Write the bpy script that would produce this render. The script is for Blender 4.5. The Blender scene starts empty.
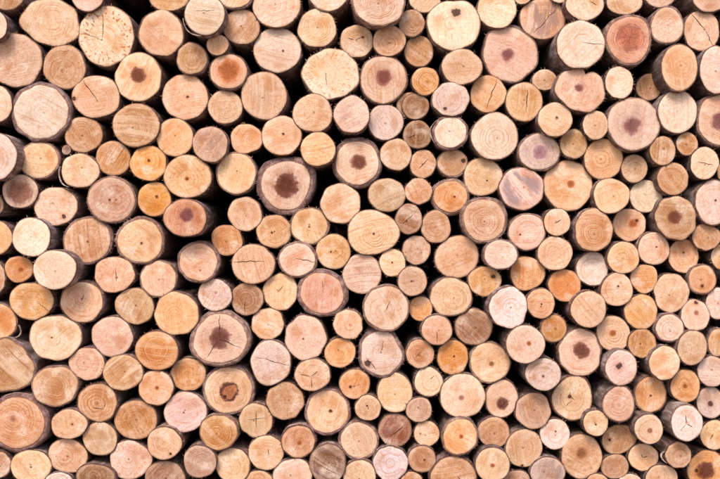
import bpy, math, random
from mathutils import Vector
from mathutils.geometry import delaunay_2d_cdt

# ------------------------------------------------------------------ camera, sky, sun, exposure
S = bpy.context.scene
col = bpy.context.collection
D = 4.2                 # metres from the lens to the mean plane of the cut ends
MPP = 0.004             # metres per photograph pixel on that plane
CZ = 1.25               # lens height
cam = bpy.data.cameras.new('camera')
cam.sensor_width = 36.0
cam.lens = 36.0 * D / (720 * MPP)
cam.clip_end = 500
cam_o = bpy.data.objects.new('camera', cam)
cam_o.location = (0, -D, CZ)
cam_o.rotation_euler = (math.radians(90), 0, 0)
col.objects.link(cam_o)
S.camera = cam_o

SUN_EL, SUN_AZ = 50.0, 18.0          # sun behind the camera, a little to its left
w = bpy.data.worlds.new('World'); S.world = w; w.use_nodes = True
nt = w.node_tree; nt.nodes.clear()
sky = nt.nodes.new('ShaderNodeTexSky'); sky.sky_type = 'NISHITA'; sky.sun_disc = False
sky.sun_elevation = math.radians(SUN_EL); sky.sun_rotation = math.radians(180 + SUN_AZ)
sky.air_density = 1.0; sky.dust_density = 4.0; sky.ozone_density = 0.6
bg = nt.nodes.new('ShaderNodeBackground'); bg.inputs['Strength'].default_value = 0.13
wo = nt.nodes.new('ShaderNodeOutputWorld')
nt.links.new(sky.outputs[0], bg.inputs[0]); nt.links.new(bg.outputs[0], wo.inputs[0])

sun = bpy.data.lights.new('sun', 'SUN'); sun.energy = 1.5; sun.angle = math.radians(16); sun.color = (1.0, 0.93, 0.84)
sun_o = bpy.data.objects.new('sun', sun); col.objects.link(sun_o)
e, a = math.radians(SUN_EL), math.radians(SUN_AZ)
sdir = Vector((-math.sin(a) * math.cos(e), -math.cos(a) * math.cos(e), math.sin(e)))
sun_o.rotation_euler = sdir.to_track_quat('Z', 'Y').to_euler()
sun_o.location = sdir * 20

S.view_settings.view_transform = 'Standard'
S.view_settings.look = 'None'
S.view_settings.gamma = 1.0
S.view_settings.exposure = 0.57

# ------------------------------------------------------------------ the logs, read off the photograph in tiles
# tile header "@ x0 y0" (photo pixels); entries are in quarter pixels within that tile:
#   x y rx ry tone  then options
# a=rotation  b=bark thickness  s=how much of its side shows  h=radius fraction:colour of the heart
# c=x1,y1,x2,y2 crack  o=x,y,r knot  p=x,y pith  t=stain amount  f=radial flecks  r=ring contrast  l=saw lines
# n=lumpiness  v=angle,depth notch  !key distinctive log
DATA = """
@ 0 0
205 90 122 92 CO a=-8 p=205,80 r=.5 n=1.5 !swirl
425 145 113 120 CC f=1 p=407,160 c=405,160,325,128 c=409,158,411,70 !fleck
60 237 108 108 PO p=52,232 r=.4
260 270 86 88 OT p=247,282
382 383 97 86 CO p=388,403 c=388,403,332,322 n=1.4 o=295,395,10
548 305 95 100 OC h=.34:brown p=552,300 l=.6 !cookie
25 -12 62 45 T
-20 105 50 60 C s=8
350 -18 66 62 P s=4
-15 415 60 72 PC
165 448 120 117 CW b=13 p=175,450 r=.35 l=.5 !mauve
@ 140 0
115 -8 82 55 O
85 130 90 95 PO b=4
258 58 75 75 CW s=11 w=190,262,11 c=222,44,300,42
380 -18 60 46 CO b=4
405 107 75 70 OT
545 18 97 92 C f=.35
310 180 43 42 PO
207 235 62 65 TO b=4
353 285 77 73 CO h=.65:rust p=355,282 b=5 r=.5 !rust
180 387 90 92 PO p=190,387 o=190,387,6 v=100,.04
495 382 92 93 CO p=490,390 l=.4
340 427 70 66 PO p=345,432 f=.3
548 200 93 90 PL p=572,205 o=572,205,5 l=.4
@ 280 0
148 113 77 77 OC p=150,110 r=.5
195 -25 85 70 C b=5
395 15 98 82 PC s=9 b=4 l=.5
585 8 65 50 OC
523 95 53 55 OB
306 167 67 67 CO c=300,160,330,148 c=299,160,268,152 o=331,148,6
437 163 67 65 O r=.7
555 205 55 60 TO l=.5
203 297 115 102 CW f=.6 p=183,295 n=1.6 c=183,295,186,340 !dash
413 315 95 97 PC h=.36:pinkbrown p=413,308 b=4 l=.5 !pinkheart
582 325 54 57 YO
527 425 57 57 TB
@ 420 0
130 92 110 105 CW n=2.2 o=147,52,22 p=120,95 s=3 !hole
305 38 80 78 C
490 75 92 85 PO t=.8 l=1 c=545,35,455,132 !scored
358 218 115 115 P h=.24:purple p=350,220 b=4 r=.3 n=1.2 !plum
167 268 82 70 CO s=5
275 370 73 75 O c=306,318,265,436 !split
122 395 75 68 PL s=5 o=100,435,8
417 407 76 76 O c=430,360,425,450 l=.4 s=3
498 320 50 42 PO
410 -22 35 32 C
555 -15 35 30 C
@ 560 0
100 18 76 60 C s=8 c=120,5,148,22
258 8 68 45 C
400 -18 65 50 P b=4
600 -8 75 60 P s=4
82 178 97 95 CW s=12 p=88,168 c=88,168,178,180
275 158 92 100 ROP h=.55:redfill g=.45 b=9 p=280,150 r=.9 n=1.3 s=9 !red
428 103 68 75 PC b=5 s=8
567 120 72 83 CO p=578,118 c=525,55,578,118 c=580,120,612,186 !diagonal
478 270 75 93 CO b=4 s=14 p=482,262 r=.4 l=.4
80 360 102 88 PC p=78,350 h=.2:purple v=72,.24 n=1.8 t=.2 s=10 !notched
237 330 57 65 C s=7
355 350 52 53 BO
470 446 80 85 CW s=9 l=.3 r=.3
622 278 62 95 LP s=10 t=.2
@ 0 90
332 178 77 70 TO p=328,182
548 142 94 88 OT p=530,150 l=.6
155 280 80 75 OC b=5
320 322 75 70 CO p=328,310 w=168,238,9
452 273 70 68 TY l=1
592 293 74 70 Y o=595,283,7 p=595,283
-25 264 87 86 CL s=9
80 405 72 66 P h=.62:tanpink g=.5 p=78,408 r=.9 !target
265 240 18 18 B
@ 140 90
135 188 75 78 CY p=140,182 f=.3 r=.4
280 217 70 72 PT t=.35 s=5 !dusty
425 195 64 60 CY
568 180 80 80 CO p=568,178 o=572,176,5
190 345 95 85 O p=188,355 o=188,356,5 h=.1:rust
385 333 80 83 CO b=4 r=.3
@ 0 0
1143 740 117 117 PC b=19 h=.5:dark p=1143,740 n=1.2 !burst
@ 280 90
130 90 82 78 CO n=1.3 p=135,90 f=.3
287 98 71 73 OL t=.35 s=6
427 125 72 73 PL t=.25
527 65 57 57 TB
547 180 57 57 TB c=510,192,540,180
153 237 70 68 CY s=4 p=165,235 l=.5
310 290 100 100 PC b=15 h=.36:brown p=315,288 !hearted
463 257 65 65 OC r=.3
570 295 52 57 O c=556,314,592,276
@ 420 90
122 170 72 68 CW b=8 s=4 w=140,215,7
298 187 95 93 CW p=308,192 s=3 !ivory
543 118 72 70 CO p=545,112 o=547,112,5 s=7
133 292 62 57 OT o=174,284,11 b=4
478 250 85 76 LP h=.42:lilac p=478,250 b=4 t=.3 !lilac
250 345 80 80 OC o=268,362,4
403 392 90 87 PL t=1 l=.8 b=3 !grey
@ 560 90
52 212 55 60 OT
32 378 100 103 CO h=.16:rust p=42,375 r=.35 !bullseye
293 133 105 112 PL h=.34:purple p=288,140 t=.2 r=.4 b=4 s=7 !amethyst
145 140 52 58 OC s=7
172 278 80 80 CY
410 243 52 58 OT s=7 l=.4
508 215 42 47 OT s=6
640 120 95 105 PO h=.38:purple p=640,125 b=6 s=7 t=.3 !bruise
297 315 52 57 OP
450 355 62 65 OT s=8 r=.5 !ringlet
580 293 57 67 CP s=8 c=552,288,612,300
650 325 25 35 O
@ 0 180
222 105 85 77 PC o=255,147,11 t=.3 n=1.4 f=.3 !blotch
445 80 95 92 PT o=437,80,5 b=5
-25 100 32 35 B
125 228 75 75 CW s=9 p=124,226
345 245 100 97 OT b=7 l=.7 p=350,247 o=350,247,4 !plank
560 245 97 95 CO b=9 p=565,252 o=566,253,6
-15 230 60 65 O
78 357 60 55 YT p=85,357 h=.2:rust
215 357 92 80 CW s=13 n=.7 !butter
457 377 80 72 PO c=460,350,465,405 f=.5 n=1.6 t=.25 !craggy
-20 390 48 70 TP b=6
@ 140 180
62 80 68 70 Y p=67,68 o=67,68,6 !amber
418 138 70 67 OP
175 148 87 77 RO h=.38:purple p=185,140 s=12 b=3 !eye
350 240 65 62 TY n=1.3
535 205 68 67 OT o=527,210,5
235 330 85 83 PO b=9 p=240,360
450 335 87 80 OP c=370,327,495,326 l=.5 v=40,.05 !slit
71 400 78 76 OC b=4
@ 280 180
243 95 80 80 OC p=243,95
428 60 75 67 CT p=425,45 n=1.2
552 45 55 52 OT l=.5
72 320 79 72 CP b=8 c=62,312,148,330 !bar
118 185 77 75 CY b=4 o=117,187,4
212 285 72 70 YO o=203,288,5
370 210 105 90 OC p=375,215 o=375,215,5 l=.9 r=.6 !lined
515 157 55 60 BT c=490,175,530,140
545 280 55 58 PT
330 375 80 82 CP l=.9
450 332 55 58 CO o=448,330,4
525 402 60 60 TP s=5 o=525,405,4
@ 420 180
125 67 78 72 OY b=9 o=138,68,5 p=138,68
255 160 92 95 PT b=9 r=.8 s=4 !pinkring
430 208 75 75 P b=4 o=400,218,4 s=3 !rosy
547 168 55 55 OC s=3 c=535,175,565,158
538 292 70 68 CO p=535,295
148 308 88 85 CO p=148,300
325 300 70 65 CL b=4 s=6 p=330,308
258 402 67 60 OY o=292,386,11
425 370 70 70 OY p=427,368 l=.4
581 422 66 67 OY p=590,420 f=.3
63 188 60 65 TO
@ 560 180
205 63 72 70 OC s=6
347 65 67 68 CW p=347,66
612 90 75 92 LP s=6 b=5 o=622,82,5
135 200 75 85 OT s=6 r=.6
277 178 65 65 OP o=306,162,7 h=.3:rust p=290,175
460 150 85 88 OT s=7 h=.34:brown p=457,148 !square
585 230 60 52 OT l=.4
255 312 65 65 CY p=250,314 s=4
380 275 65 67 CP o=385,268,4 t=.15
492 305 66 70 O o=495,290,4 p=495,290
128 358 66 70 LW p=130,362 b=3 !frost
337 395 57 60 YO
567 395 58 62 O o=568,424,8 b=4 r=.5
640 305 38 50 O
@ 0 270
125 123 90 75 OY c=152,132,200,165 n=1.2 !wedge
325 130 88 85 OC p=325,115 r=.8 b=4 c=325,125,335,100
540 142 77 77 OT p=542,142
-10 208 80 78 YO b=4 w=-48,-8,22
225 270 105 92 PC p=207,270 o=207,270,4 s=3 !blush
450 265 82 82 P r=.3
348 373 74 67 OP
490 408 82 72 TO l=.8 t=.25 !rough
30 383 105 108 OT a=20 l=1 r=.6 b=5 n=2.5 !slab
@ 140 270
298 97 68 67 PL p=303,90 f=.4 n=1.2
427 115 65 65 OB c=420,125,418,172 r=.8 !toothed
562 87 68 75 CO c=550,90,572,62
150 175 92 88 CY p=140,185 f=.2 n=1.2
67 323 86 78 TY r=.6 p=62,322 !rug
315 275 122 115 P t=.15 b=15 h=.42:maroon p=318,275 c=318,275,405,312 c=318,272,316,178 c=312,282,270,350 n=1.5 !cross
510 215 63 65 CY p=512,218
522 370 80 90 PL c=460,348,600,382 f=.3 n=1.3 !gash
@ 280 270
102 270 82 88 PC o=93,275,4 r=.3
165 90 100 95 PPR b=15 r=.5 l=.4 c=168,40,172,75 n=1.3 !salmon
272 217 57 57 OC s=3
240 330 62 58 YO r=.3
425 150 95 95 CP b=6 s=5 c=420,165,440,125 p=420,165
405 335 98 95 PL b=12 o=352,375,15 c=345,350,385,398 c=405,330,412,285 n=2.2 v=-55,.05 !crescent
565 155 50 52 OY
560 335 55 58 OT c=540,350,565,325
@ 420 270
66 240 64 62 PO s=5 b=3 c=68,245,70,290
122 110 88 80 CT r=.7 p=135,112 b=4
213 225 75 73 BT p=222,230 l=.6 t=.3 !walnut
355 150 77 83 LW s=11 n=1.8 v=160,.06 !pearl
483 135 57 63 O o=485,137,4
535 235 55 60 TY b=4 p=540,235
425 300 80 77 CP s=12 p=435,293 h=.12:rust
130 347 62 70 Y o=136,345,5 p=136,345
280 372 82 82 CO b=4 p=285,375 h=.14:tan
490 412 72 67 PL s=10 o=492,424,5
@ 560 270
77 328 87 98 CP h=.36:brown p=85,322 b=4 n=1.3 t=.2 !smudge
115 157 72 75 PO s=5 l=.5
212 253 68 72 OC h=.2:rust p=212,252
322 165 67 70 YO l=.3
230 78 67 67 CO o=232,66,5 s=4
443 90 72 80 CO p=437,100
440 233 60 58 CL b=6 s=5
327 293 57 58 YT
245 390 65 70 PL o=236,384,15 s=8 b=3 !inkspot
420 375 64 70 CO s=7
528 310 63 70 PT s=5
545 178 58 65 CP o=545,132,9 h=.2:tanpink p=545,170
630 290 40 57 O b=4
605 403 57 61 PL l=.4
625 135 50 65 LP
@ 0 359
220 108 92 82 OT b=4 r=.7 p=222,108 n=1.3
388 175 82 78 OT b=4 c=370,195,415,200 c=415,198,420,178 r=.8 !hook
70 255 125 115 OT b=15 p=52,240 h=.13:tanpink r=.7 !drum
277 260 72 60 OP p=288,260 o=288,261,5 o2=225,250,8 n=1.4 r=.4
545 245 87 78 YB p=543,243 r=.5 !ginger
402 320 70 67 TC p=402,315
270 387 80 70 PO o=270,388,4
520 402 85 80 WP f=.5 t=.12 n=1.3 !chalk
125 430 80 70 OC o=124,432,4
-5 422 52 55 PT b=5
378 470 80 55 TB r=.9 b=4
235 495 55 40 L
@ 140 359
357 125 105 102 OC b=8 h=.36:ringdark g=1 p=355,130 o=340,152,9 !knothole
190 62 72 65 TY p=188,55 n=1.3
63 112 72 72 CY p=68,115 h=.12:rust
182 212 83 82 PL o=175,214,4 r=.3
313 293 78 72 YT r=1 b=4 p=305,298 !honey
460 240 70 70 CO c=463,205,466,275 c=420,242,505,236 !plus
240 410 65 65 PB s=4 p=240,412 !mocha
505 375 70 70 OC c=512,360,514,385
370 425 70 75 CO b=3 p=372,428
578 168 75 75 OT p=595,165 n=1.2
93 335 70 68 OP s=4 o=122,380,6
97 475 80 70 BT t=.2
472 490 58 45 O
@ 280 359
130 63 70 65 OP f=.6 c=125,70,150,50 c=125,70,80,60 c=125,72,128,115
300 103 62 60 OY o=282,112,7
190 210 90 93 CO b=8 p=202,208 o=202,208,7 !peg
350 192 53 53 OP o=348,188,5 n=1.3
463 135 75 82 CO t=.12
593 90 58 62 CW b=4 c=600,80,615,68 r=.5
550 200 55 52 TP
460 283 65 65 RBB t=.5 r=.6 c=440,310,500,262 !dark
315 325 80 78 PC b=8 r=.6 p=315,328 !rose
585 297 52 53 OC o=560,298,4
440 418 70 70 LL p=437,415 f=.4 !ash
570 400 57 55 OT o=577,403,4
190 420 73 80 BB t=.5 l=.6 !umber
318 465 66 65 CO
73 330 67 68 OT b=5 p=78,335 h=.15:rust
52 465 79 72 PW
525 490 45 40 OT
@ 420 359
170 147 88 90 PC r=.4 h=.12:tanpink p=165,155
330 157 70 78 CP h=.34:maroon p=330,178 n=1.2 b=4 c=320,195,345,165 !claw
450 207 73 75 PT l=.5 t=.3
160 310 73 75 OY b=6 s=5 h=.13:rust p=165,310 r=.5
297 295 65 62 OT p=297,295
413 358 78 78 CO o=408,427,6 l=.4
540 300 63 63 LW o=542,290,4
293 420 70 70 CO s=8 p=290,425 h=.12:rust
508 450 70 62 LB t=.5 p=495,450
388 485 48 38 PB
132 475 96 90 OT b=6 s=4 c=150,470,165,485
@ 560 359
50 155 82 92 CO b=5 c=40,150,60,165 c=38,150,42,130 c=20,190,50,165 o=40,150,8
235 180 65 72 PT b=5 s=7
362 140 65 75 OY b=4 p=362,146 o=362,147,4
498 105 60 68 OY s=3 p=500,108 h=.18:rust
145 257 50 53 CO s=7 o=143,262,4
235 320 70 60 OT a=25 o=199,323,9
355 280 55 57 CP s=9 p=358,285 h=.2:tanpink
510 255 65 75 LW s=11 b=3 c=505,258,503,225 c=505,258,530,272 c=504,260,480,285 !tripod
600 175 58 62 LP o=601,180,12 t=.4 !violet
615 303 55 60 CO c=612,300,600,320
475 385 50 53 PT s=5 w=165,212,13
335 395 62 57 CO c=330,395,325,380 c=330,395,350,388
220 430 55 50 PT r=.5
585 440 80 75 OY h=.5:maroon p=582,445 t=.2 o=545,445,9 !treacle
403 470 67 52 PC
84 388 82 91 OT h=.3:tan p=88,375 r=.3 n=1.4 !fox
148 495 45 40 O
280 490 45 32 PL
"""

# what sets each distinctive log apart:  key -> (label, short name used by its neighbours' labels)
LAND = {
 'swirl': ('large wide pale log end with a knobbly swirl at its centre', 'pale log with the knobbly swirl'),
 'fleck': ('large cream log end speckled all round with short radial orange flecks and a thin crack', 'cream log ringed with radial flecks'),
 'cookie': ('pale orange log end with a neat round brown heart and diagonal saw lines', 'orange log with the neat brown heart'),
 'mauve': ('large cream log end with an unbroken mauve bark ring and no dark heart', 'large cream log with mauve bark'),
 'rust': ('medium log end with a broad rust orange heart filling most of its face', 'log with the broad rust heart'),
 'dash': ('broad lumpy cream log end with scattered orange dashes near its edge', 'broad lumpy cream log with dashes'),
 'pinkheart': ('pinkish log end with small pink brown heart and curved saw lines', 'pinkish log with small pink brown heart'),
 'hole': ('big misshapen whitish log end with a small dark rot hole', 'misshapen whitish log with rot hole'),
 'scored': ('rosy stained log end scored by long slanting saw lines', 'rosy log scored by slanting lines'),
 'plum': ('large round pink log end with a small smudgy plum coloured heart', 'pink log with smudgy plum heart'),
 'split': ('orange log end split from edge to edge by one near upright crack', 'orange log split edge to edge'),
 'red': ('brick red log end with a darker inner ring and peeling bark', 'brick red log'),
 'diagonal': ('cream log end with one thin crack running slantwise right across its pith', 'cream log with slantwise crack'),
 'notched': ('wide pink log end notched like a heart with a small purple centre', 'notched heart shaped log'),
 'target': ('pale pink log end with a wide tan inner disc outlined by a ring', 'pale log with wide tan disc'),
 'dusty': ('medium dull mauve log end with almost no visible rings', 'dull mauve log'),
 'burst': ('large log end with ragged dark red brown burst heart and thick broken bark', 'log with ragged dark burst heart'),
 'hearted': ('large cream log end with small round dark heart and thick purple bark ring', 'thick barked log with small dark heart'),
 'ivory': ('large plain ivory log end with only a dot of pith', 'plain ivory log'),
 'lilac': ('pale log end with a soft lilac stained middle under thin bark', 'log with lilac middle'),
 'grey': ('pale log end with a bold slanting slate grey stain across it', 'log with slate grey stain'),
 'bullseye': ('large pale log end with a small soft reddish bullseye', 'pale log with reddish bullseye'),
 'amethyst': ('big pale lilac log end with a jagged purple blot at its centre', 'lilac log with purple blot'),
 'bruise': ('orange pink barked log end with a large bruise purple heart', 'barked log with bruise purple heart'),
 'ringlet': ('small brownish orange log end with clear rings and a long shaded flank', 'small ringed brownish log'),
 'blotch': ('pinkish lumpy log end with red blotches and one small brown knot', 'pinkish log with red blotches'),
 'plank': ('large tan log end streaked with straight upright saw lines under thin dark bark', 'tan log with upright saw lines'),
 'butter': ('butter pale smooth log end with a violet tinted bare flank', 'butter pale log with violet flank'),
 'craggy': ('small craggy pinkish log end with crumbling brown cracks', 'craggy pinkish log'),
 'amber': ('vivid amber orange log end with a small dark pith', 'vivid amber log'),
 'eye': ('salmon log end with a purple ringed eye and shaded flank beside a deep gap', 'salmon log with purple eye'),
 'slit': ('pinkish orange log end with one straight level slit and a chipped corner', 'log with the level slit'),
 'bar': ('cream log end with a straight nearly level crack from pith to edge and lifting bark', 'cream log with lifting bark'),
 'lined': ('wide orange log end with bold curved grain lines', 'wide log with bold grain lines'),
 'pinkring': ('large dusty pink log end with many faint rings and a pale bark collar', 'dusty pink ringed log'),
 'rosy': ('smooth plain rosy pink log end with thin bark', 'smooth rosy log'),
 'square': ('orange log end with a blocky brown squarish heart', 'log with squarish brown heart'),
 'frost': ('frosty lilac white small log end with thin bark', 'frosty lilac log'),
 'wedge': ('yellow orange log end with a dark wedge crack opening to its edge', 'yellow log with wedge crack'),
 'blush': ('large wide blush pink log end, smooth with a tiny pith', 'wide blush pink log'),
 'rough': ('rough brownish log end with coarse torn saw marks', 'rough brownish log'),
 'slab': ('big angular tan log end with long curved grain lines and a corner', 'big angular tan log'),
 'toothed': ('small brown log end with dark rings and a tooth like notch crack at its foot', 'small brown tooth notched log'),
 'rug': ('tan fuzzy ringed log end with a shaggy edge', 'tan shaggy edged log'),
 'cross': ('largest thick barked log end with maroon heart cracked in a cross', 'maroon hearted log cracked in a cross'),
 'gash': ('whitish pink log end with one long near level gash and tiny edge flecks', 'whitish log with long gash'),
 'salmon': ('large salmon pink log end inside a thick rough purple bark ring', 'salmon log in thick bark'),
 'crescent': ('lobed pink log end in bark with a dark crescent shaped hole', 'log with dark crescent hole'),
 'walnut': ('walnut brown weathered log end with blackish middle', 'walnut brown weathered log'),
 'pearl': ('pearly white smooth log end with a bulging upper lobe and bare flank', 'pearly white lobed log'),
 'smudge': ('tall pale log end with a large smudged brown heart and pale rim', 'tall log with smudged brown heart'),
 'inkspot': ('pale lilac log end with a small dark purple ink like spot', 'lilac log with ink spot'),
 'hook': ('tan log end with a hook shaped crack at its pith', 'tan log with hook crack'),
 'drum': ('largest tan pink log end, faintly ringed inside a thick dark bark collar', 'large tan pink barked log'),
 'ginger': ('ginger brown log end with fuzzy darker edge', 'ginger brown log'),
 'chalk': ('chalky white log end with tiny brown specks round its edge', 'chalky white log'),
 'knothole': ('large orange cream log end with a dark C shaped ring round its heart', 'log with dark C shaped ring'),
 'honey': ('honey yellow log end with very bold concentric rings', 'honey log with bold rings'),
 'plus': ('cream log end with hairline cracks crossing like a plus sign', 'log with plus shaped cracks'),
 'mocha': ('dull mocha pink log end with shaded flank', 'mocha pink log'),
 'peg': ('large cream log end with black pith dot and even dark bark ring', 'cream log with black pith dot'),
 'dark': ('dark reddish brown log end crossed by a paler scratch', 'dark reddish brown log'),
 'rose': ('round rose pink log end with faint rings and thin mauve bark', 'rose pink mauve barked log'),
 'ash': ('ash grey lilac log end with fine radial hairlines', 'ash grey log'),
 'umber': ('darkest umber brown log end, stained and streaked', 'dark umber log'),
 'claw': ('cream log end with a dark maroon claw shaped scar', 'log with maroon claw scar'),
 'tripod': ('frosty white log end with a three armed black crack and rough flank', 'white log with three armed crack'),
 'violet': ('violet tinted log end with a small wine coloured pith stain', 'violet tinted log'),
 'treacle': ('orange log end with a large sticky dark treacle brown heart', 'log with treacle dark heart'),
 'fox': ('large fox brown oval log end with soft darker middle', 'fox brown oval log'),
}

TONE = {'C': (0.89, 0.655, 0.49), 'P': (0.77, 0.50, 0.405), 'O': (0.75, 0.435, 0.245), 'T': (0.46, 0.24, 0.125),
        'Y': (0.77, 0.36, 0.095), 'B': (0.22, 0.105, 0.068), 'L': (0.76, 0.625, 0.64), 'W': (0.92, 0.77, 0.69),
        'R': (0.55, 0.175, 0.095)}
HEART = {'brown': (0.17, 0.055, 0.035), 'rust': (0.40, 0.125, 0.045), 'pinkbrown': (0.22, 0.075, 0.062), 'purple': (0.24, 0.09, 0.09),
         'dark': (0.12, 0.026, 0.016), 'tanpink': (0.42, 0.20, 0.14), 'lilac': (0.42, 0.23, 0.27), 'maroon': (0.14, 0.042, 0.034),
         'tan': (0.30, 0.14, 0.065), 'redfill': (0.50, 0.185, 0.12), 'ringdark': (0.42, 0.16, 0.075)}
SOFT = {'purple': .9, 'tanpink': .4, 'tan': 1.0, 'lilac': .8, 'brown': .42, 'rust': .6, 'redfill': .2, 'maroon': .35, 'dark': .3, 'pinkbrown': .4}

def parse():
    logs = []; ox = oy = 0
    for line in DATA.strip().splitlines():
        f = line.split()
        if f[0] == '@':
            ox, oy = float(f[1]), float(f[2]); continue
        k = 3.994
        gx = lambda v: ox + float(v) / k
        gy = lambda v: oy + float(v) / k
        d = dict(x=gx(f[0]), y=gy(f[1]), rx=float(f[2]) / k, ry=float(f[3]) / k, tone=f[4], cracks=[], knots=[],
                 g=0.0, w=None, a=0.0, b=1.7, s=0.0, t=0.0, f=0.0, r=None, l=0.0, n=1.0)
        for o in f[5:]:
            if o[0] == '!': d['key'] = o[1:]; continue
            n, v = o.split('=')
            if n == 'c': q = v.split(','); d['cracks'].append((gx(q[0]), gy(q[1]), gx(q[2]), gy(q[3])))
            elif n in ('o', 'o2'): q = v.split(','); d['knots'].append((gx(q[0]), gy(q[1]), float(q[2]) / k))
            elif n == 'w': d['w'] = [float(q) for q in v.split(',')]
            elif n == 'p': q = v.split(','); d['p'] = (gx(q[0]), gy(q[1]))
            elif n == 'h': q = v.split(':'); d['h'] = (float(q[0]), q[1])
            elif n == 'v': q = v.split(','); d['v'] = (math.radians(float(q[0])), float(q[1]))
            else: d[n] = float(v)
        logs.append(d)
    return logs
LOGS = parse()

# push apart / shrink the few outlines that overlap more than the eye could measure
def rad(l, ang):
    c, s = math.cos(ang), math.sin(ang)
    return l['rx'] * l['ry'] / math.hypot(l['ry'] * c, l['rx'] * s)
for it in range(6):
    for i, A in enumerate(LOGS):
        for B in LOGS[i + 1:]:
            dx, dy = B['x'] - A['x'], B['y'] - A['y']
            dd = math.hypot(dx, dy)
            if dd > 70: continue
            ang = math.atan2(dy, dx)
            ov = rad(A, ang) + rad(B, ang) - dd
            if ov > 0.4:
                m = min(ov, 6) * 0.15
                A['x'] -= m * dx / dd * .6; A['y'] -= m * dy / dd * .6
                B['x'] += m * dx / dd * .6; B['y'] += m * dy / dd * .6
                for q in (A, B):
                    g = 1 - m * .2 / max(q['rx'], q['ry']); q['rx'] *= g; q['ry'] *= g

for it in range(5):
    for A in LOGS:
        room = min(math.hypot(B['x'] - A['x'], B['y'] - A['y']) - rad(A, math.atan2(B['y'] - A['y'], B['x'] - A['x'])) - rad(B, math.atan2(A['y'] - B['y'], A['x'] - B['x']))
                   for B in LOGS if B is not A)
        if room > 0: A['rx'] += min(room * .6, .36); A['ry'] += min(room * .6, .36)
for q in LOGS: q['rx'] = q['rx'] * 1.02 + .4; q['ry'] = q['ry'] * 1.02 + .4

# ------------------------------------------------------------------ materials
class NT:
    def __init__(self, name):
        self.m = bpy.data.materials.new(name); self.m.use_nodes = True
        self.t = self.m.node_tree; self.t.nodes.clear()
    def n(self, typ, **kw):
        x = self.t.nodes.new('ShaderNode' + typ)
        for k, v in kw.items(): setattr(x, k, v)
        return x
    def lk(self, a, b): self.t.links.new(a, b)
    def setin(self, sock, v):
        if hasattr(v, 'is_output'): self.lk(v, sock)
        else: sock.default_value = v
    def math(self, op, a, b=0.0, clamp=False):
        x = self.n('Math', operation=op); x.use_clamp = clamp
        self.setin(x.inputs[0], a); self.setin(x.inputs[1], b); return x.outputs[0]
    def mix(self, fac, a, b, mode='MIX'):
        x = self.n('Mix', data_type='RGBA', blend_type=mode)
        self.setin(x.inputs[0], fac); self.setin(x.inputs[6], a); self.setin(x.inputs[7], b); return x.outputs[2]
    def step(self, v, lo, hi, a=0.0, b=1.0):
        x = self.n('MapRange', interpolation_type='SMOOTHSTEP')
        self.setin(x.inputs[0], v); self.setin(x.inputs[1], lo); self.setin(x.inputs[2], hi)
        self.setin(x.inputs[3], a); self.setin(x.inputs[4], b); return x.outputs[0]
    def comb(self, x, y, z):
        c = self.n('CombineXYZ')
        for i, v in enumerate((x, y, z)): self.setin(c.inputs[i], v)
        return c.outputs[0]
    def noise(self, vec, scale, detail=3.0, rough=0.55, dims='3D'):
        x = self.n('TexNoise', noise_dimensions=dims)
        if dims == '1D': self.setin(x.inputs['W'], vec)
        else: self.lk(vec, x.inputs['Vector'])
        x.inputs['Scale'].default_value = scale; x.inputs['Detail'].default_value = detail
        x.inputs['Roughness'].default_value = rough
        return x.outputs[0]
    def attr(self, name): return self.n('Attribute', attribute_type='GEOMETRY', attribute_name=name)
    def rgb(self, c):
        x = self.n('RGB'); x.outputs[0].default_value = (*c, 1); return x.outputs[0]

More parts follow.
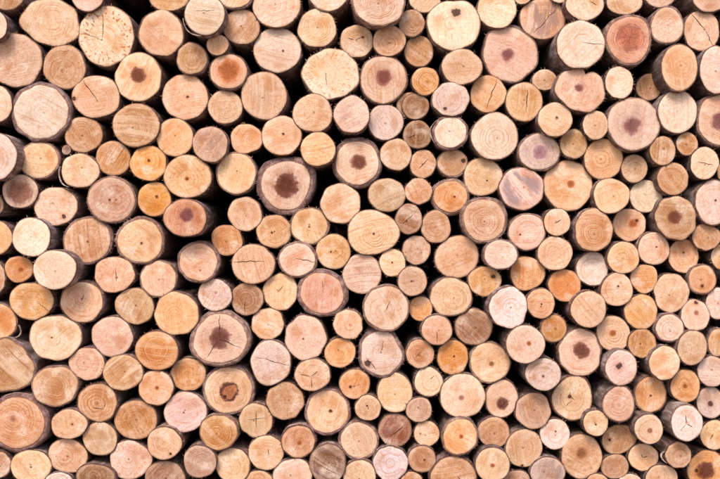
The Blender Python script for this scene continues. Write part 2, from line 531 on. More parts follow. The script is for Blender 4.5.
def wood_material():
    T = NT('end_grain_wood')
    va, vb, vc, vd, ve, vf = (T.attr(k) for k in ('place', 'tone', 'heart', 'look', 'knot', 'extra'))
    soft = vf.outputs['Fac']
    sp = T.n('SeparateXYZ'); T.lk(va.outputs['Vector'], sp.inputs[0])
    X, Z, seed = sp.outputs
    sd = T.n('SeparateColor'); T.lk(vd.outputs['Color'], sd.inputs[0])
    rn, ringc, stain = sd.outputs; fleck = vd.outputs['Alpha']
    s10 = T.math('MULTIPLY', seed, 37.0)
    P = T.comb(X, Z, s10)
    n1 = T.noise(P, 11.0, 2.0); n0 = T.noise(P, 15.0, 1.0); n2 = T.noise(P, 24.0, 3.0); fine = T.noise(P, 260.0, 2.0); mid = T.noise(P, 70.0, 3.0)
    r0 = T.math('POWER', T.math('ADD', T.math('MULTIPLY', X, X), T.math('MULTIPLY', Z, Z)), 0.5)
    r = T.math('ADD', r0, T.math('ADD', T.math('MULTIPLY', T.math('SUBTRACT', n1, .5), .034), T.math('MULTIPLY', T.math('SUBTRACT', n2, .5), .010)))
    # annual rings: irregular bands, finer towards the bark
    rw = T.math('ADD', T.math('MULTIPLY', r, 1.0), s10)
    ring1 = T.noise(rw, 120.0, 2.0, .6, '1D'); ring2 = T.noise(rw, 300.0, 1.0, .5, '1D')
    ring = T.math('ADD', T.math('MULTIPLY', T.math('SUBTRACT', ring1, .5), 1.0), T.math('MULTIPLY', T.math('SUBTRACT', ring2, .5), .7))
    # rays from the pith
    ir = T.math('DIVIDE', 1.0, T.math('MAXIMUM', r0, .002))
    U = T.comb(T.math('MULTIPLY', X, ir), T.math('MULTIPLY', Z, ir), T.math('ADD', s10, T.math('MULTIPLY', r0, 2.0)))
    ray = T.noise(U, 9.0, 3.0, .6)
    ray2 = T.noise(T.comb(T.math('MULTIPLY', X, ir), T.math('MULTIPLY', Z, ir), T.math('ADD', s10, T.math('MULTIPLY', r0, 6.0))), 10.0, 1.0, .5)
    # saw marks, straight, direction by seed
    ca = T.math('COSINE', T.math('MULTIPLY', seed, 61.0)); sa = T.math('SINE', T.math('MULTIPLY', seed, 61.0))
    u = T.math('ADD', T.math('MULTIPLY', X, ca), T.math('MULTIPLY', Z, sa))
    v = T.math('SUBTRACT', T.math('MULTIPLY', Z, ca), T.math('MULTIPLY', X, sa))
    v2 = T.math('ADD', v, T.math('MULTIPLY', T.math('MULTIPLY', u, u), .9))
    saw = T.noise(T.comb(T.math('MULTIPLY', u, 4.0), T.math('MULTIPLY', v2, 130.0), s10), 1.0, 3.0, .65)
    saww = T.noise(T.comb(T.math('MULTIPLY', u, 3.0), T.math('MULTIPLY', v2, 38.0), s10), 1.0, 2.0, .55)
    lines = ve.outputs['Alpha']

    base = vb.outputs['Color']
    deep = T.mix(1.0, base, T.rgb((.74, .53, .36)), 'MULTIPLY')
    pale = T.mix(.5, base, T.rgb((.88, .67, .53)))
    c = T.mix(T.step(n2, .38, .72, 0, .62), base, pale)
    c = T.mix(T.step(n1, .50, .68, 0, .85), c, deep)
    c = T.mix(T.step(n0, .55, .72, 0, .75), c, T.mix(.78, base, T.rgb((.93, .77, .66))))
    # a sawing step: one side of a straight line a shade different
    stepm = T.step(T.math('ADD', T.math('SUBTRACT', v, T.math('MULTIPLY', T.math('SUBTRACT', T.math('FRACT', T.math('MULTIPLY', seed, 17.3)), .5), .11)), T.math('MULTIPLY', T.math('SUBTRACT', mid, .5), .014)), -.002, .002)
    c = T.mix(T.math('MULTIPLY', stepm, T.step(T.math('FRACT', T.math('MULTIPLY', seed, 91.7)), .45, .8, 0, .38)), c, deep)
    c = T.mix(T.step(mid, .48, .72, 0, .55), c, deep)
    c = T.mix(T.math('MULTIPLY', T.step(ring, .0, .15), T.math('MULTIPLY', T.math('MULTIPLY', ringc, 1.5), T.step(n0, .62, .35, .25, 1.0)), True), c, T.mix(1.0, base, T.rgb((.66, .46, .31)), 'MULTIPLY'))
    c = T.mix(T.math('MULTIPLY', T.step(ring, -.05, -.3), T.math('MULTIPLY', ringc, .45)), c, pale)
    c = T.mix(T.step(ray, .50, .72, 0, .5), c, deep)
    c = T.mix(T.step(ray, .46, .25, 0, .30), c, pale)
    hair = T.noise(U, 30.0, 1.0, .5)
    c = T.mix(T.math('MULTIPLY', T.step(hair, .63, .70), T.step(rn, .85, .25, 0, .5)), c, T.mix(1.0, base, T.rgb((.45, .28, .19)), 'MULTIPLY'))
    lf = T.math('ADD', .36, T.math('MULTIPLY', lines, .62))
    c = T.mix(T.math('MULTIPLY', T.step(saw, .50, .68), lf), c, T.mix(1.0, base, T.rgb((.66, .47, .34)), 'MULTIPLY'))
    c = T.mix(T.math('MULTIPLY', T.step(saww, .48, .28), lf), c, pale)
    f2 = T.noise(P, 170.0, 2.0, .6)
    c = T.mix(T.step(f2, .50, .70, 0, .30), c, deep)
    c = T.mix(T.step(f2, .46, .30, 0, .28), c, pale)
    # sapwood band a little paler, inner bark line at the very edge
    c = T.mix(T.math('MULTIPLY', T.step(T.math('ADD', rn, T.math('MULTIPLY', T.math('SUBTRACT', n2, .5), .25)), .70, .86), .30), c, pale)
    # radial flecks
    fl = T.math('MULTIPLY', T.step(ray2, .57, .63), T.math('MULTIPLY', T.step(rn, .40, .62), T.step(rn, .97, .9)))
    c = T.mix(T.math('MULTIPLY', fl, T.math('MULTIPLY', fleck, .85)), c, T.rgb((.50, .17, .05)))
    # heartwood
    hr = vc.outputs['Alpha']
    hn = T.math('ADD', T.math('MULTIPLY', T.math('SUBTRACT', T.noise(P, 38.0, 3.0, .6), .5), T.math('ADD', .75, T.math('MULTIPLY', soft, 1.6))),
                T.math('MULTIPLY', T.math('SUBTRACT', ray, .5), .38))
    hedge = T.math('ADD', r0, T.math('MULTIPLY', hn, hr))
    hin = T.step(hedge, T.math('MULTIPLY', hr, T.math('ADD', 1.10, T.math('MULTIPLY', soft, .55))), T.math('MULTIPLY', hr, T.math('SUBTRACT', .90, T.math('MULTIPLY', soft, .55))))
    hcol = T.mix(T.step(ray, .4, .62), vc.outputs['Color'], T.mix(1.0, vc.outputs['Color'], T.rgb((.6, .5, .45)), 'MULTIPLY'))
    hcol = T.mix(T.math('MULTIPLY', T.step(ring, 0, .3), .5), hcol, T.mix(1.0, vc.outputs['Color'], T.rgb((1.7, 1.6, 1.5)), 'MULTIPLY'))
    hfade = T.step(T.math('DIVIDE', hedge, T.math('MAXIMUM', hr, .001)), .45, 1.1, 0, .6)
    hcol = T.mix(hfade, hcol, T.mix(.22, T.mix(1.0, vc.outputs['Color'], T.rgb((2.0, 1.9, 1.7)), 'MULTIPLY'), base))
    hcol = T.mix(T.math('MULTIPLY', T.step(ring, .0, .15), .55), hcol, T.mix(1.0, hcol, T.rgb((.5, .42, .4)), 'MULTIPLY'))
    c = T.mix(T.math('MULTIPLY', hin, .96), c, hcol)
    halo = T.math('MULTIPLY', T.step(hedge, T.math('MULTIPLY', hr, 2.1), T.math('MULTIPLY', hr, .95)), T.math('MULTIPLY', T.step(hr, .0, .012), .26))
    halo = T.math('MULTIPLY', halo, T.math('SUBTRACT', 1.0, hin))
    c = T.mix(halo, c, T.mix(.5, vc.outputs['Color'], base))
    # a dark ring line some logs carry round the heart
    gm = T.math('SUBTRACT', 1.0, vb.outputs['Alpha'])
    gd = T.math('ABSOLUTE', T.math('SUBTRACT', hedge, T.math('MULTIPLY', hr, .92)))
    gl = T.math('MULTIPLY', T.step(gd, T.math('MULTIPLY', hr, .30), T.math('MULTIPLY', hr, .10)), T.step(n1, .36, .46))
    c = T.mix(T.math('MULTIPLY', gl, gm), c, T.rgb((.13, .045, .035)))
    # stain: drifts along the grain
    stn = T.noise(T.comb(T.math('MULTIPLY', u, 9.0), T.math('MULTIPLY', v2, 26.0), s10), 1.0, 4.0, .6)
    stm = T.math('MULTIPLY', T.step(T.math('ADD', stn, T.math('MULTIPLY', stain, .10)), .53, .66), T.math('MULTIPLY', T.step(rn, 1.0, .72), T.math('MULTIPLY', stain, .85)))
    c = T.mix(stm, c, T.mix(.28, T.rgb((.17, .12, .15)), base))
    # knot
    kp = T.n('VectorMath', operation='SUBTRACT'); T.lk(P, kp.inputs[0])
    ks = T.n('SeparateColor'); T.lk(ve.outputs['Color'], ks.inputs[0])
    kx = T.math('SUBTRACT', X, ks.outputs[0]); kz = T.math('SUBTRACT', Z, ks.outputs[1])
    kd = T.math('POWER', T.math('ADD', T.math('MULTIPLY', kx, kx), T.math('MULTIPLY', kz, kz)), .5)
    kd = T.math('ADD', kd, T.math('MULTIPLY', T.math('SUBTRACT', mid, .5), T.math('MULTIPLY', ks.outputs[2], 1.5)))
    km = T.step(kd, ks.outputs[2], T.math('MULTIPLY', ks.outputs[2], .55))
    kh = T.step(kd, T.math('MULTIPLY', ks.outputs[2], 2.0), ks.outputs[2], 0, .4)
    c = T.mix(kh, c, T.mix(1.0, base, T.rgb((.55, .32, .22)), 'MULTIPLY'))
    c = T.mix(T.math('MULTIPLY', km, .9), c, T.rgb((.055, .022, .016)))
    # pith
    pm = T.step(T.math('ADD', r0, T.math('MULTIPLY', T.math('SUBTRACT', mid, .5), .006)), .0055, .0022, 0, .75)
    c = T.mix(T.math('MULTIPLY', pm, T.step(T.math('FRACT', T.math('MULTIPLY', seed, 53.1)), .25, .7, .15, 1.0)), c, T.mix(1.0, base, T.rgb((.34, .19, .12)), 'MULTIPLY'))
    # rim and grime
    rim = T.step(T.math('ADD', rn, T.math('MULTIPLY', T.math('SUBTRACT', mid, .5), .06)), .945, .985, 0, .88)
    c = T.mix(rim, c, T.rgb((.20, .095, .055)))
    grime = T.math('MULTIPLY', T.step(fine, .54, .72), .38)
    c = T.mix(grime, c, T.mix(1.0, c, T.rgb((.50, .36, .28)), 'MULTIPLY'))
    sp_ = T.noise(P, 130.0, 1.0); c = T.mix(T.step(sp_, .73, .80, 0, .55), c, T.mix(1.0, c, T.rgb((.35, .22, .16)), 'MULTIPLY'))
    h = T.math('ADD', T.math('MULTIPLY', saw, .9), T.math('ADD', T.math('MULTIPLY', fine, .45), T.math('ADD', T.math('MULTIPLY', ring, .3), T.math('MULTIPLY', mid, .5))))
    h = T.math('SUBTRACT', h, T.math('MULTIPLY', km, 2.0))
    bp = T.n('Bump'); bp.inputs['Strength'].default_value = .8; bp.inputs['Distance'].default_value = .0022
    T.lk(h, bp.inputs['Height'])
    b = T.n('BsdfPrincipled'); T.lk(c, b.inputs['Base Color']); b.inputs['Roughness'].default_value = .78
    b.inputs['Specular IOR Level'].default_value = .04
    T.lk(bp.outputs[0], b.inputs['Normal'])
    o = T.n('OutputMaterial'); T.lk(b.outputs[0], o.inputs[0])
    return T.m

def bark_material():
    T = NT('log_bark')
    va, vb = T.attr('place'), T.attr('tone')
    sp = T.n('SeparateXYZ'); T.lk(va.outputs['Vector'], sp.inputs[0])       # around (m), along (m), seed
    s10 = T.math('MULTIPLY', sp.outputs[2], 41.0)
    P = T.comb(T.math('MULTIPLY', sp.outputs[0], 1.0), T.math('MULTIPLY', sp.outputs[1], .25), s10)
    g = T.n('NewGeometry')
    n1 = T.noise(P, 40.0, 4.0, .6); n2 = T.noise(P, 150.0, 3.0, .6)
    n3 = T.noise(g.outputs['Position'], 320.0, 2.0)
    base = vb.outputs['Color']
    c = T.mix(T.step(n1, .40, .68), T.mix(1.0, base, T.rgb((.42, .34, .32)), 'MULTIPLY'), base)
    c = T.mix(T.step(n2, .55, .75, 0, .5), c, T.mix(.5, base, T.rgb((.55, .46, .42))))
    c = T.mix(T.step(n3, .55, .75, 0, .5), c, T.mix(1.0, base, T.rgb((.4, .3, .27)), 'MULTIPLY'))
    h = T.math('ADD', T.math('MULTIPLY', n1, 1.0), T.math('ADD', T.math('MULTIPLY', n2, .6), T.math('MULTIPLY', n3, .3)))
    bp = T.n('Bump'); bp.inputs['Strength'].default_value = .7; bp.inputs['Distance'].default_value = .004
    T.lk(h, bp.inputs['Height'])
    b = T.n('BsdfPrincipled'); T.lk(c, b.inputs['Base Color']); b.inputs['Roughness'].default_value = .85
    b.inputs['Specular IOR Level'].default_value = .1
    T.lk(bp.outputs[0], b.inputs['Normal'])
    o = T.n('OutputMaterial'); T.lk(b.outputs[0], o.inputs[0])
    return T.m

def ground_material():
    T = NT('packed_earth')
    g = T.n('NewGeometry')
    n1 = T.noise(g.outputs['Position'], 1.6, 4.0); n2 = T.noise(g.outputs['Position'], 30.0, 4.0)
    c = T.mix(T.step(n1, .4, .65), T.rgb((.16, .11, .075)), T.rgb((.24, .18, .125)))
    c = T.mix(T.step(n2, .5, .75, 0, .6), c, T.rgb((.09, .06, .04)))
    bp = T.n('Bump'); bp.inputs['Distance'].default_value = .03; T.lk(n2, bp.inputs['Height'])
    b = T.n('BsdfPrincipled'); T.lk(c, b.inputs['Base Color']); b.inputs['Roughness'].default_value = .95
    T.lk(bp.outputs[0], b.inputs['Normal'])
    o = T.n('OutputMaterial'); T.lk(b.outputs[0], o.inputs[0])
    return T.m
WOOD, BARK, EARTH = wood_material(), bark_material(), ground_material()

# ------------------------------------------------------------------ mesh building
class MB:
    """verts, faces and the per-point attributes one mesh needs"""
    def __init__(self): self.v = []; self.f = []; self.at = {}
    def add(self, co, **at):
        self.v.append(co)
        for k, val in at.items(): self.at.setdefault(k, []).append(val)
        return len(self.v) - 1
    def mesh(self, name, mat, smooth=True):
        m = bpy.data.meshes.new(name)
        m.from_pydata(self.v, [], self.f)
        for k, vals in self.at.items():
            n = len(vals[0])
            at = m.attributes.new(k, 'FLOAT_VECTOR' if n == 3 else 'FLOAT_COLOR', 'POINT')
            at.data.foreach_set('vector' if n == 3 else 'color', [x for t in vals for x in t])
        m.materials.append(mat)
        if smooth: m.polygons.foreach_set('use_smooth', [True] * len(m.polygons))
        m.update()
        return m

def jit(c, rnd, a=.06):
    k = 1 + rnd.uniform(-a, a)
    return tuple(max(.01, min(.95, x * k * (1 + rnd.uniform(-a, a) * .5))) for x in c)

def outline(rx, ry, rot, n, rnd, notch=None):
    har = [(k, rnd.gauss(0, 1) * n * .013 * (1.25 if k < 4 else .55), rnd.uniform(0, 6.28)) for k in (2, 3, 4, 5, 7, 9)]
    def R(th):
        t = th - rot
        q = rx * ry / math.hypot(ry * math.cos(t), rx * math.sin(t))
        s = 1 + sum(A * math.cos(k * th + p) for k, A, p in har)
        if notch:
            dth = (th - notch[0] + math.pi) % (2 * math.pi) - math.pi
            s *= 1 - notch[1] * math.exp(-(dth / .16) ** 2)
        return q * s
    return R

def cut_face(mb, R, plane, look, rnd, cracks=(), rings=(.965, .86, .66, .42, .2), N=56, depth=.035):
    """the sawn end: a triangulated disc with slightly uneven relief and real slits for its cracks"""
    pts, edges = [], []
    ths = [2 * math.pi * i / N for i in range(N)]
    for i, th in enumerate(ths):
        pts.append((R(th) * math.cos(th), R(th) * math.sin(th)))
        edges.append((i, (i + 1) % N))
    lens = []
    for (x1, z1, x2, z2, wd) in cracks:
        L = math.hypot(x2 - x1, z2 - z1)
        if L < .004: continue
        dx, dz = (x2 - x1) / L, (z2 - z1) / L
        M = 7; up, dn = [], []
        bow = [rnd.uniform(-1, 1) * L * .03 for _ in range(M + 1)]; bow[0] = bow[-1] = 0
        for i in range(M + 1):
            t = i / M
            ww = wd * .5 * (max(0.0, math.sin(math.pi * (t * .86 + .07))) ** .6) * rnd.uniform(.7, 1.2)
            cx, cz = x1 + dx * L * t - dz * bow[i], z1 + dz * L * t + dx * bow[i]
            up.append((cx - dz * ww, cz + dx * ww)); dn.append((cx + dz * ww, cz - dx * ww))
        lens.append(up + dn[::-1])
    for fr in rings:
        m = max(8, int(N * (fr ** .7)))
        o = rnd.random()
        for i in range(m):
            th = 2 * math.pi * (i + o) / m
            p = (R(th) * fr * math.cos(th), R(th) * fr * math.sin(th))
            if any(min(math.hypot(p[0] - q[0], p[1] - q[1]) for q in lp) < .004 for lp in lens): continue
            pts.append(p)
    pts.append((0.0005, 0.0007))
    for lp in lens:
        b0 = len(pts); pts += lp
        edges += [(b0 + i, b0 + (i + 1) % len(lp)) for i in range(len(lp))]
    vo, _, fo, _, _, _ = delaunay_2d_cdt([Vector(p) for p in pts], edges, [], 0, 1e-6)
    def inside(p, lp):
        c = False
        for i in range(len(lp)):
            (xa, za), (xb, zb) = lp[i], lp[i - 1]
            if (za > p[1]) != (zb > p[1]) and p[0] < (xb - xa) * (p[1] - za) / (zb - za) + xa: c = not c
        return c
    idx = {}
    ph = [rnd.uniform(0, 6.28) for _ in range(4)]
    def height(x, z, rn):
        return plane(x, z) + .0016 * math.sin(x * 38 + ph[0]) * math.sin(z * 31 + ph[1]) + (.002 * max(0, (rn - .94) / .06) ** 2)
    def vid(i):
        if i not in idx:
            p = vo[i]; rr = p.length; th = math.atan2(p.y, p.x)
            rn = min(1.0, rr / R(th))
            idx[i] = mb.add((p.x, height(p.x, p.y, rn), p.y), **look(p.x, p.y, rn))
        return idx[i]
    keep = []
    for f in fo:
        cx = sum(vo[i].x for i in f) / 3; cz = sum(vo[i].y for i in f) / 3
        if math.hypot(cx, cz) > R(math.atan2(cz, cx)) * 1.002: continue
        if any(inside((cx, cz), lp) for lp in lens): continue
        t = [vid(i) for i in f]
        keep.append(f)
        # faces look towards -Y
        (x0, _, z0), (x1, _, z1), (x2, _, z2) = (mb.v[q] for q in t)
        if (x1 - x0) * (z2 - z0) - (z1 - z0) * (x2 - x0) < 0: t = t[::-1]
        mb.f.append(tuple(t))
    def shaded_wall(p):                     # crack walls coloured dark to stand for the shade inside
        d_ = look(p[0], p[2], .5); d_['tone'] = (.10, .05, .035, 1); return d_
    # crack walls: drop every free inner edge back into the wood
    if lens:
        cnt = {}
        for f in keep:
            for i in range(3):
                e_ = (f[i], f[(i + 1) % 3]); k = (min(e_), max(e_)); cnt.setdefault(k, []).append(e_)
        low = {}
        for k, es in cnt.items():
            if len(es) != 1: continue
            a_, b_ = es[0]
            pa, pb = vo[a_], vo[b_]
            if pa.length > R(math.atan2(pa.y, pa.x)) * .995 and pb.length > R(math.atan2(pb.y, pb.x)) * .995: continue
            for q in (a_, b_):
                if q not in low:
                    p = mb.v[idx[q]]
                    low[q] = mb.add((p[0], p[1] + depth, p[2]), **shaded_wall(p))
            ta_ = [mb.add(mb.v[idx[q]], **shaded_wall(mb.v[idx[q]])) for q in (a_, b_)]
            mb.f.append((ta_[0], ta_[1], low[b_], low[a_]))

def bark_tube(mb, R, bt, plane, cols, seed, rnd, length, N=56, ys=(.004, .015, .04, .09, .18, .4), splinters=0, lift=0.0, bend=(0, 0)):
    """bark: ragged cut collar round the wood, then the flank running back"""
    side, collar, pale = cols
    ths = [2 * math.pi * i / N for i in range(N)]
    w_ = [rnd.gauss(0, 1) for _ in range(N)]
    rough = [.55 * (w_[i - 1] * .5 + w_[i] + w_[(i + 1) % N] * .5) for i in range(N)]
    gap = rnd.uniform(0, 6.28)
    def A(th, y, c): return dict(place=(th * .1, y, seed), tone=(*c, 1))
    rows = []
    inner, midr, out0 = [], [], []
    for i, th in enumerate(ths):
        c, s = math.cos(th), math.sin(th)
        r0 = R(th) * .998; x, z = r0 * c, r0 * s
        inner_col = tuple(min(.8, q * 1.35) for q in collar)  # inner bark layer, paler than the rest of the collar
        inner.append(mb.add((x, plane(x, z) + .0032, z), place=(x, z * 4, seed), tone=(*inner_col, 1)))
        r1 = R(th) + bt * (.8 + .16 * rough[i]) + lift * max(0, math.cos(th - gap)) ** 8
        x, z = r1 * c, r1 * s
        xm, zm = x * .3 + r0 * c * .7, z * .3 + r0 * s * .7
        midr.append(mb.add((xm, plane(xm, zm) + .0022 + .0008 * rough[i], zm), place=(xm, zm * 4, seed), tone=(*collar, 1)))
        out0.append(mb.add((x, plane(x, z) + .004 + .0022 * abs(rough[i]) + bt * .12, z), place=(x, z * 4, seed), tone=(*(q * .72 for q in collar), 1)))
    rows += [inner, midr, out0]
    for y in list(ys) + [length]:
        row = []
        k = min(1.0, y / .03)
        for i, th in enumerate(ths):
            c, s = math.cos(th), math.sin(th)
            r1 = R(th) + bt * (1 + .14 * rough[i] * (1 - k) + .06 * math.sin(th * 3 + y * 9 + seed * 50) + rnd.gauss(0, .05)) + lift * max(0, math.cos(th - gap)) ** 8 * (1 - k)
            x, z = r1 * c, r1 * s
            row.append(mb.add((x + bend[0] * y * y, max(y, 0) + plane(x, z) * (1 - k) + .006, z + bend[1] * y * y), **A(th, y, side)))
        rows.append(row)
    for a_, b_ in zip(rows, rows[1:]):
        for i in range(N):
            j = (i + 1) % N
            mb.f.append((a_[i], b_[i], b_[j], a_[j]))
    cen = mb.add((bend[0] * length * length, length + .012, bend[1] * length * length), **A(0, length, pale))
    last = rows[-1]
    for i in range(N): mb.f.append((last[i], cen, last[(i + 1) % N]))
    for _ in range(splinters):
        th = rnd.uniform(0, 2 * math.pi)
        r1 = R(th) + bt * .8; c, s = math.cos(th), math.sin(th)
        L = rnd.uniform(.003, .012); wd = rnd.uniform(.0006, .0016); tw = rnd.gauss(0, .5)
        d = (math.cos(th + tw), math.sin(th + tw))
        x, z = r1 * c, r1 * s; y = plane(x, z) + rnd.uniform(.001, .006)
        at = A(th, 0, pale if rnd.random() < .55 else collar)
        p = [mb.add((x - s * wd, y, z + c * wd), **at), mb.add((x + s * wd, y, z - c * wd), **at),
             mb.add((x, y + .003, z), **at), mb.add((x + d[0] * L, y - rnd.uniform(-.002, .005), z + d[1] * L), **at)]
        mb.f += [(p[0], p[1], p[3]), (p[1], p[2], p[3]), (p[2], p[0], p[3])]

SIDES = [(.31, .22, .205), (.46, .335, .305), (.56, .43, .395), (.40, .275, .235), (.22, .155, .14)]
COLLARS = [(.36, .225, .21), (.30, .175, .155), (.43, .28, .25), (.23, .135, .12)]

def tone_of(code, rnd):
    cs = [TONE[c] for c in code]
    return jit(tuple(sum(q) / len(cs) for q in zip(*cs)), rnd, .10)

# ------------------------------------------------------------------ ground (just below the frame)
g = bpy.data.meshes.new('ground')
G = 26; gv, gf = [], []
for j in range(G + 1):
    for i in range(G + 1):
        x = (i / G * 2 - 1); y = (j / G * 2 - 1)
        X_, Y_ = 40 * x * abs(x), 40 * y * abs(y)
        gv.append((X_, Y_, -.004 - .012 * (1 + math.sin(X_ * 2.1 + Y_) * math.cos(Y_ * 1.7))))
for j in range(G):
    for i in range(G):
        q = j * (G + 1) + i; gf.append((q, q + 1, q + G + 2, q + G + 1))
g.from_pydata(gv, [], gf); g.materials.append(EARTH)
ground = bpy.data.objects.new('ground', g); col.objects.link(ground)
ground['kind'] = 'structure'; ground['label'] = 'packed brown earth under the log pile'

# ------------------------------------------------------------------ each log
LEN = 2.1
for i, L in enumerate(LOGS):
    rnd = random.Random(1000 + i * 7)
    L['rnd'] = rnd
    y = rnd.uniform(.0, .032)
    if L['s']: y = .02 - .0075 * L['s'] + rnd.uniform(-.008, .008)
    L['yd'] = y
    k = MPP * (D + y) / D
    L['X'] = (L['x'] - 360) * k; L['Z'] = CZ - (L['y'] - 239.5) * k; L['k'] = k
    L['R'] = math.sqrt(L['rx'] * L['ry']) * k

def build_log(L):
    rnd = L['rnd']; k = L['k']
    tone = tone_of(L['tone'], rnd)
    seed = rnd.random()
    bt = L['b'] / 3.994 * k * 1.0
    bt = max(bt, .0016) * rnd.uniform(.85, 1.15)
    rx, ry = L['rx'] * k - bt, L['ry'] * k - bt
    R = outline(rx, ry, math.radians(L['a']), L['n'], rnd, L.get('v'))
    ta, tb = rnd.gauss(0, .035), rnd.gauss(0, .035)
    plane = lambda x, z: ta * x + tb * z
    if 'p' in L: px, pz = (L['p'][0] - L['x']) * k, -(L['p'][1] - L['y']) * k
    else: px, pz = rnd.gauss(0, .09) * rx, rnd.gauss(0, .09) * ry
    hf, hc = L.get('h', (0, 'brown'))
    ringc = L['r'] if L['r'] is not None else rnd.uniform(.2, .62)
    if L['knots']:
        q = L['knots'][0]; kn = ((q[0] - L['x']) * k - px, -(q[1] - L['y']) * k - pz, q[2] * k)
    else: kn = (9.0, 9.0, .001)
    heart = (*jit(HEART[hc], rnd, .06), hf * .5 * (rx + ry))
    def look(x, z, rn):
        return dict(place=(x - px, z - pz, seed), tone=(*tone, 1 - L['g']), heart=heart,
                    look=(rn, ringc, L['t'], L['f']), knot=(*kn, L['l']), extra=(SOFT.get(hc, 0.0), 0.0, 0.0, 1.0))
    cr = []
    lim = lambda x, z: min(1.0, R(math.atan2(z, x)) * .955 / max(1e-6, math.hypot(x, z)))
    for (x1, y1, x2, y2) in L['cracks']:
        a1, b1, a2, b2 = (x1 - L['x']) * k, -(y1 - L['y']) * k, (x2 - L['x']) * k, -(y2 - L['y']) * k
        q1, q2 = lim(a1, b1), lim(a2, b2)
        cr.append((a1 * q1, b1 * q1, a2 * q2, b2 * q2, rnd.uniform(.0022, .0036)))
    if not cr and rnd.random() < .22:        # fine drying checks near the pith
        for _ in range(rnd.choice((1, 1, 2))):
            th = rnd.uniform(0, 6.28); ln = rnd.uniform(.15, .4) * rx
            st = rnd.uniform(.0, .1) * rx
            cr.append((px + st * math.cos(th), pz + st * math.sin(th), px + (st + ln) * math.cos(th), pz + (st + ln) * math.sin(th), rnd.uniform(.0006, .0011)))
            if len(cr) == 2 and abs(math.sin(th)) < 2: pass
    # two cracks that start at one point must not share it
    cr2 = []
    for n_, c_ in enumerate(cr):
        x1, z1, x2, z2, wd = c_
        if n_:
            d_ = math.hypot(x2 - x1, z2 - z1) or 1; o_ = min(.004, d_ * .2)
            x1 += (x2 - x1) / d_ * o_; z1 += (z2 - z1) / d_ * o_
        cr2.append((x1, z1, x2, z2, wd))
    root = bpy.data.objects.new('log', None)
    root.empty_display_size = .05
    root.location = (L['X'], L['yd'], L['Z'])
    root.rotation_euler = (rnd.gauss(0, .004), 0, rnd.gauss(0, .004))
    col.objects.link(root)
    mb = MB(); cut_face(mb, R, plane, look, rnd, cr2)
    fo = bpy.data.objects.new('cut_face', mb.mesh('cut_face', WOOD)); fo.parent = root; col.objects.link(fo)
    sd = jit(SIDES[rnd.choices(range(5), (2, 3, 3, 2, 1))[0]], rnd, .12)
    if L['s'] > 6: sd = jit(rnd.choice(((.36, .28, .265), (.45, .36, .34), (.28, .21, .2))), rnd, .1)
    if 'L' in L['tone'] or 'W' in L['tone']: sd = tuple(.5 * a_ + .5 * b_ for a_, b_ in zip(sd, (.50, .42, .42)))
    cl = jit(rnd.choice(COLLARS), rnd, .12)
    if L['b'] >= 7: cl = jit((.44, .29, .265), rnd, .1)
    if L['b'] < 3: cl = tuple(x * .5 for x in cl)
    mb = MB()
    bark_tube(mb, R, bt, plane, (sd, cl, tuple(.8 * x for x in tone)), seed, rnd, LEN + rnd.uniform(-.05, .05) - L['yd'],
              splinters=rnd.choice((4, 10, 18, 30, 46)), lift=(rnd.uniform(.002, .006) if L['b'] > 3 else 0),
              bend=(rnd.gauss(0, .004), rnd.gauss(0, .004)))
    bo = bpy.data.objects.new('bark', mb.mesh('bark', BARK)); bo.parent = root; col.objects.link(bo)
    if L['w']:                       # a strip of bark peeling away from the rim
        a0, a1, of = L['w']; of = of / 3.994 * k; mb = MB(); M = 16; rows = []
        for i in range(M + 1):
            t = i / M; th = math.radians(a0 + (a1 - a0) * t)
            q = R(th) + bt + of * math.sin(math.pi * (t * .8 + .1)); yy = -.004 + .006 * math.sin(t * 5)
            at = dict(place=(th * .1, .02, seed), tone=(.62, .50, .44, 1))
            wd = .0012 + .001 * math.sin(math.pi * t)
            rows.append([mb.add((u_ * math.cos(th), y_, u_ * math.sin(th)), **at) for u_, y_ in ((q - wd, yy), (q + wd, yy), (q + wd, yy + .016), (q - wd, yy + .016))])
        for r_, s_ in zip(rows, rows[1:]):
            for i in range(4): mb.f.append((r_[i], r_[(i + 1) % 4], s_[(i + 1) % 4], s_[i]))
        mb.f += [tuple(rows[0][::-1]), tuple(rows[-1])]
        so = bpy.data.objects.new('bark_strip', mb.mesh('bark_strip', BARK)); so.parent = root; col.objects.link(so)
    return root

# ------------------------------------------------------------------ labels: its own look, then what it lies against
TW = {'C': 'cream', 'P': 'pink', 'O': 'orange', 'T': 'tan', 'Y': 'yellow orange', 'B': 'brown', 'L': 'lilac', 'W': 'white', 'R': 'red',
      'CO': 'pale peach', 'OC': 'peach', 'PO': 'pinkish orange', 'OP': 'apricot', 'PC': 'pinkish cream', 'CP': 'creamy pink', 'OT': 'light tan',
      'TO': 'warm tan', 'CW': 'ivory', 'CY': 'yellowish cream', 'YO': 'golden', 'OY': 'gold orange', 'PL': 'pale mauve', 'LP': 'pale lilac pink',
      'LW': 'lilac white', 'PT': 'dull pink', 'TP': 'pinkish tan', 'TB': 'tan brown', 'BT': 'brownish', 'OB': 'orange brown', 'BO': 'rusty brown',
      'TY': 'yellowish tan', 'YT': 'ochre', 'CL': 'milky', 'OL': 'two toned', 'CT': 'beige', 'TC': 'beige tan', 'PB': 'mauve brown', 'LB': 'grey mauve',
      'PW': 'whitish pink', 'LL': 'grey lilac', 'WP': 'chalky', 'CC': 'cream', 'BB': 'dark brown', 'RO': 'salmon', 'RB': 'red brown', 'PR': 'salmon', 'YB': 'ginger'}
def size_word(r):
    return 'tiny' if r < .046 else 'small' if r < .061 else 'medium' if r < .076 else 'large' if r < .095 else 'very large'
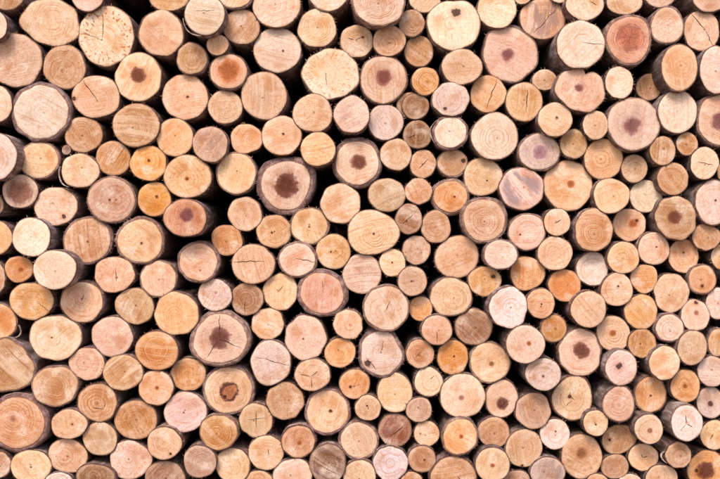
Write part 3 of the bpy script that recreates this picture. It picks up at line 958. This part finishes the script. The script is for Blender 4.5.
def feature(L):
    if L['cracks'] and not any('key' == q for q in L): 
        if len(L['cracks']) > 1: return 'with branching cracks'
        return 'with a crack'
    if 'h' in L: return 'with a darker centre'
    if L['knots'] and L['knots'][0][2] > 1.9: return 'with a dark knot'
    if L['b'] >= 5: return 'with a bark rim'
    if L['knots']: return 'with a dark pith dot'
    if L['l'] >= .8: return 'with strong saw lines'
    if L['f'] >= .3: return 'with faint rays'
    if (L['r'] or 0) >= .5: return 'with clear rings'
    if L['s'] >= 5: return 'with its flank showing'
    return ''
def rel(L, K):
    dx, dz = L['X'] - K['X'], L['Z'] - K['Z']
    touch = math.hypot(dx, dz) < (L['R'] + K['R']) * 1.18
    if abs(dz) > 1.7 * abs(dx): w_ = 'above' if dz > 0 else 'below'
    elif abs(dz) < .6 * abs(dx): w_ = 'beside'
    else: w_ = 'diagonally above' if dz > 0 else 'diagonally below'
    return ('touching and ' if touch and w_ != 'beside' else 'against' if touch else 'near and ' if w_ != 'beside' else 'just ') + ('' if touch and w_ == 'beside' else w_)
MARKS = [L for L in LOGS if 'key' in L]
def make_labels():
    used = {}
    for L in LOGS:
        if 'key' in L: L['label'] = LAND[L['key']][0]; used[L['label']] = 1
    rest = [L for L in LOGS if 'key' not in L]
    for L in rest:
        near = sorted(MARKS, key=lambda K: math.hypot(K['X'] - L['X'], K['Z'] - L['Z']) - K['R'])
        head = f"{size_word(L['R'])} {TW.get(L['tone'], 'pale')} log"
        ft = feature(L)
        cands = []
        for K in near[:3]:
            for h_ in ((head + ' ' + ft).strip(), head):
                cands.append(f"{h_} {rel(L, K)} the {LAND[K['key']][1]}")
        ok = [c for c in cands if len(c.split()) <= 16]
        L['cands'] = ok
    # count how often each candidate would come up anywhere, then take the first nobody else uses
    for L in rest:
        pick = next((c for c in L['cands'] if c not in used and sum(c in M['cands'] for M in rest) == 1), None)
        if not pick: pick = next((c for c in L['cands'] if c not in used), L['cands'][0])
        L['label'] = pick; used[pick] = 1
make_labels()
for L in LOGS:
    o = build_log(L)
    o['label'] = L['label']; o['category'] = 'log'; o['group'] = 'logs stacked in the pile'

# ------------------------------------------------------------------ the pile goes on outside the frame; an added stack closes its gaps behind
def surround():
    rnd = random.Random(77)
    pts = [(L['X'], L['Z'], max(L['rx'], L['ry']) * L['k']) for L in LOGS]
    new = []
    x0, x1, z1 = -2.25, 2.25, 2.75
    xr, zb, zt = 360 * MPP, CZ - 239.5 * MPP, CZ + 239.5 * MPP
    for r, tries in ((.115, 500), (.095, 1500), (.078, 3500), (.064, 5000), (.052, 6000), (.042, 6000)):
        for _ in range(tries):
            x = rnd.uniform(x0, x1); z = rnd.uniform(r, z1); q = r * rnd.uniform(.93, 1.08)
            if z < q: continue
            if -xr - q < x < xr + q and zb - q < z < zt + q: continue
            if any((x - a_) ** 2 + (z - b_) ** 2 < (q + c_) ** 2 * .985 for a_, b_, c_ in pts): continue
            pts.append((x, z, q)); new.append((x, z, q))
    codes = ('C', 'CO', 'P', 'PO', 'O', 'OT', 'T', 'YO', 'PL', 'CY', 'PC', 'OC')
    W, B = MB(), MB()
    def off(mb, n0, p):
        for i in range(n0, len(mb.v)): v_ = mb.v[i]; mb.v[i] = (v_[0] + p[0], v_[1] + p[1], v_[2] + p[2])
    for x, z, q in new:
        bt = rnd.choice((.002, .002, .004, .008)); tone = tone_of(rnd.choice(codes), rnd); seed = rnd.random()
        R = outline(q - bt, (q - bt) * rnd.uniform(.95, 1.0), 0, 1, rnd)
        ta, tb = rnd.gauss(0, .03), rnd.gauss(0, .03); plane = lambda u_, v_: ta * u_ + tb * v_
        hf = rnd.choice((0, 0, 0, .03)); rc = rnd.uniform(.2, .6)
        look = lambda u_, v_, rn: dict(place=(u_, v_, seed), tone=(*tone, 1), heart=(*HEART['rust'], hf), look=(rn, rc, 0, 0), knot=(9, 9, .001, .2), extra=(0, 0, 0, 1))
        y = rnd.uniform(-.03, .06)
        n0 = len(W.v); cut_face(W, R, plane, look, rnd, rings=(.93, .6, .25), N=26); off(W, n0, (x, y, z))
        n0 = len(B.v); bark_tube(B, R, bt, plane, (jit(rnd.choice(SIDES), rnd), jit(rnd.choice(COLLARS), rnd), tone), seed, rnd, LEN - y, N=26, ys=(.02, .1, .5)); off(B, n0, (x, y, z))
    # added unseen stack of overlapping logs, blocks light and view through the gaps
    row = 0; z = .12
    while z < 2.75:
        x = -2.3 + (row % 2) * .1
        while x < 2.3:
            R = outline(.118, .118, 0, 1, rnd); flat = lambda u_, v_: 0.0
            tone = tone_of(rnd.choice(codes), rnd); seed = rnd.random()
            look = lambda u_, v_, rn: dict(place=(u_, v_, seed), tone=(*tone, 1), heart=(.3, .1, .05, 0), look=(rn, .3, 0, 0), knot=(9, 9, .001, .2), extra=(0, 0, 0, 1))
            n0 = len(W.v); cut_face(W, R, flat, look, rnd, rings=(.6,), N=14); off(W, n0, (x, LEN + .25, z))
            n0 = len(B.v); bark_tube(B, R, .003, flat, (jit(rnd.choice(SIDES), rnd), COLLARS[1], tone), seed, rnd, 1.2, N=14, ys=()); off(B, n0, (x, LEN + .25, z))
            x += .2
        z += .172; row += 1
    off_n = len(W.v)
    m = W.mesh('surrounding_logs', WOOD); root = bpy.data.objects.new('surrounding_logs', m); col.objects.link(root)
    bo = bpy.data.objects.new('bark', B.mesh('surrounding_bark', BARK)); bo.parent = root; col.objects.link(bo)
    bo['kind'] = 'stuff'
    root['kind'] = 'stuff'; root['category'] = 'logs'; root['label'] = 'further stacked logs all round, and an added stack behind blocking light through gaps'
surround()
labels = [L['label'] for L in LOGS]
print('LOGS', len(LOGS), 'distinct labels', len(set(labels)), 'longest', max(len(q.split()) for q in labels))
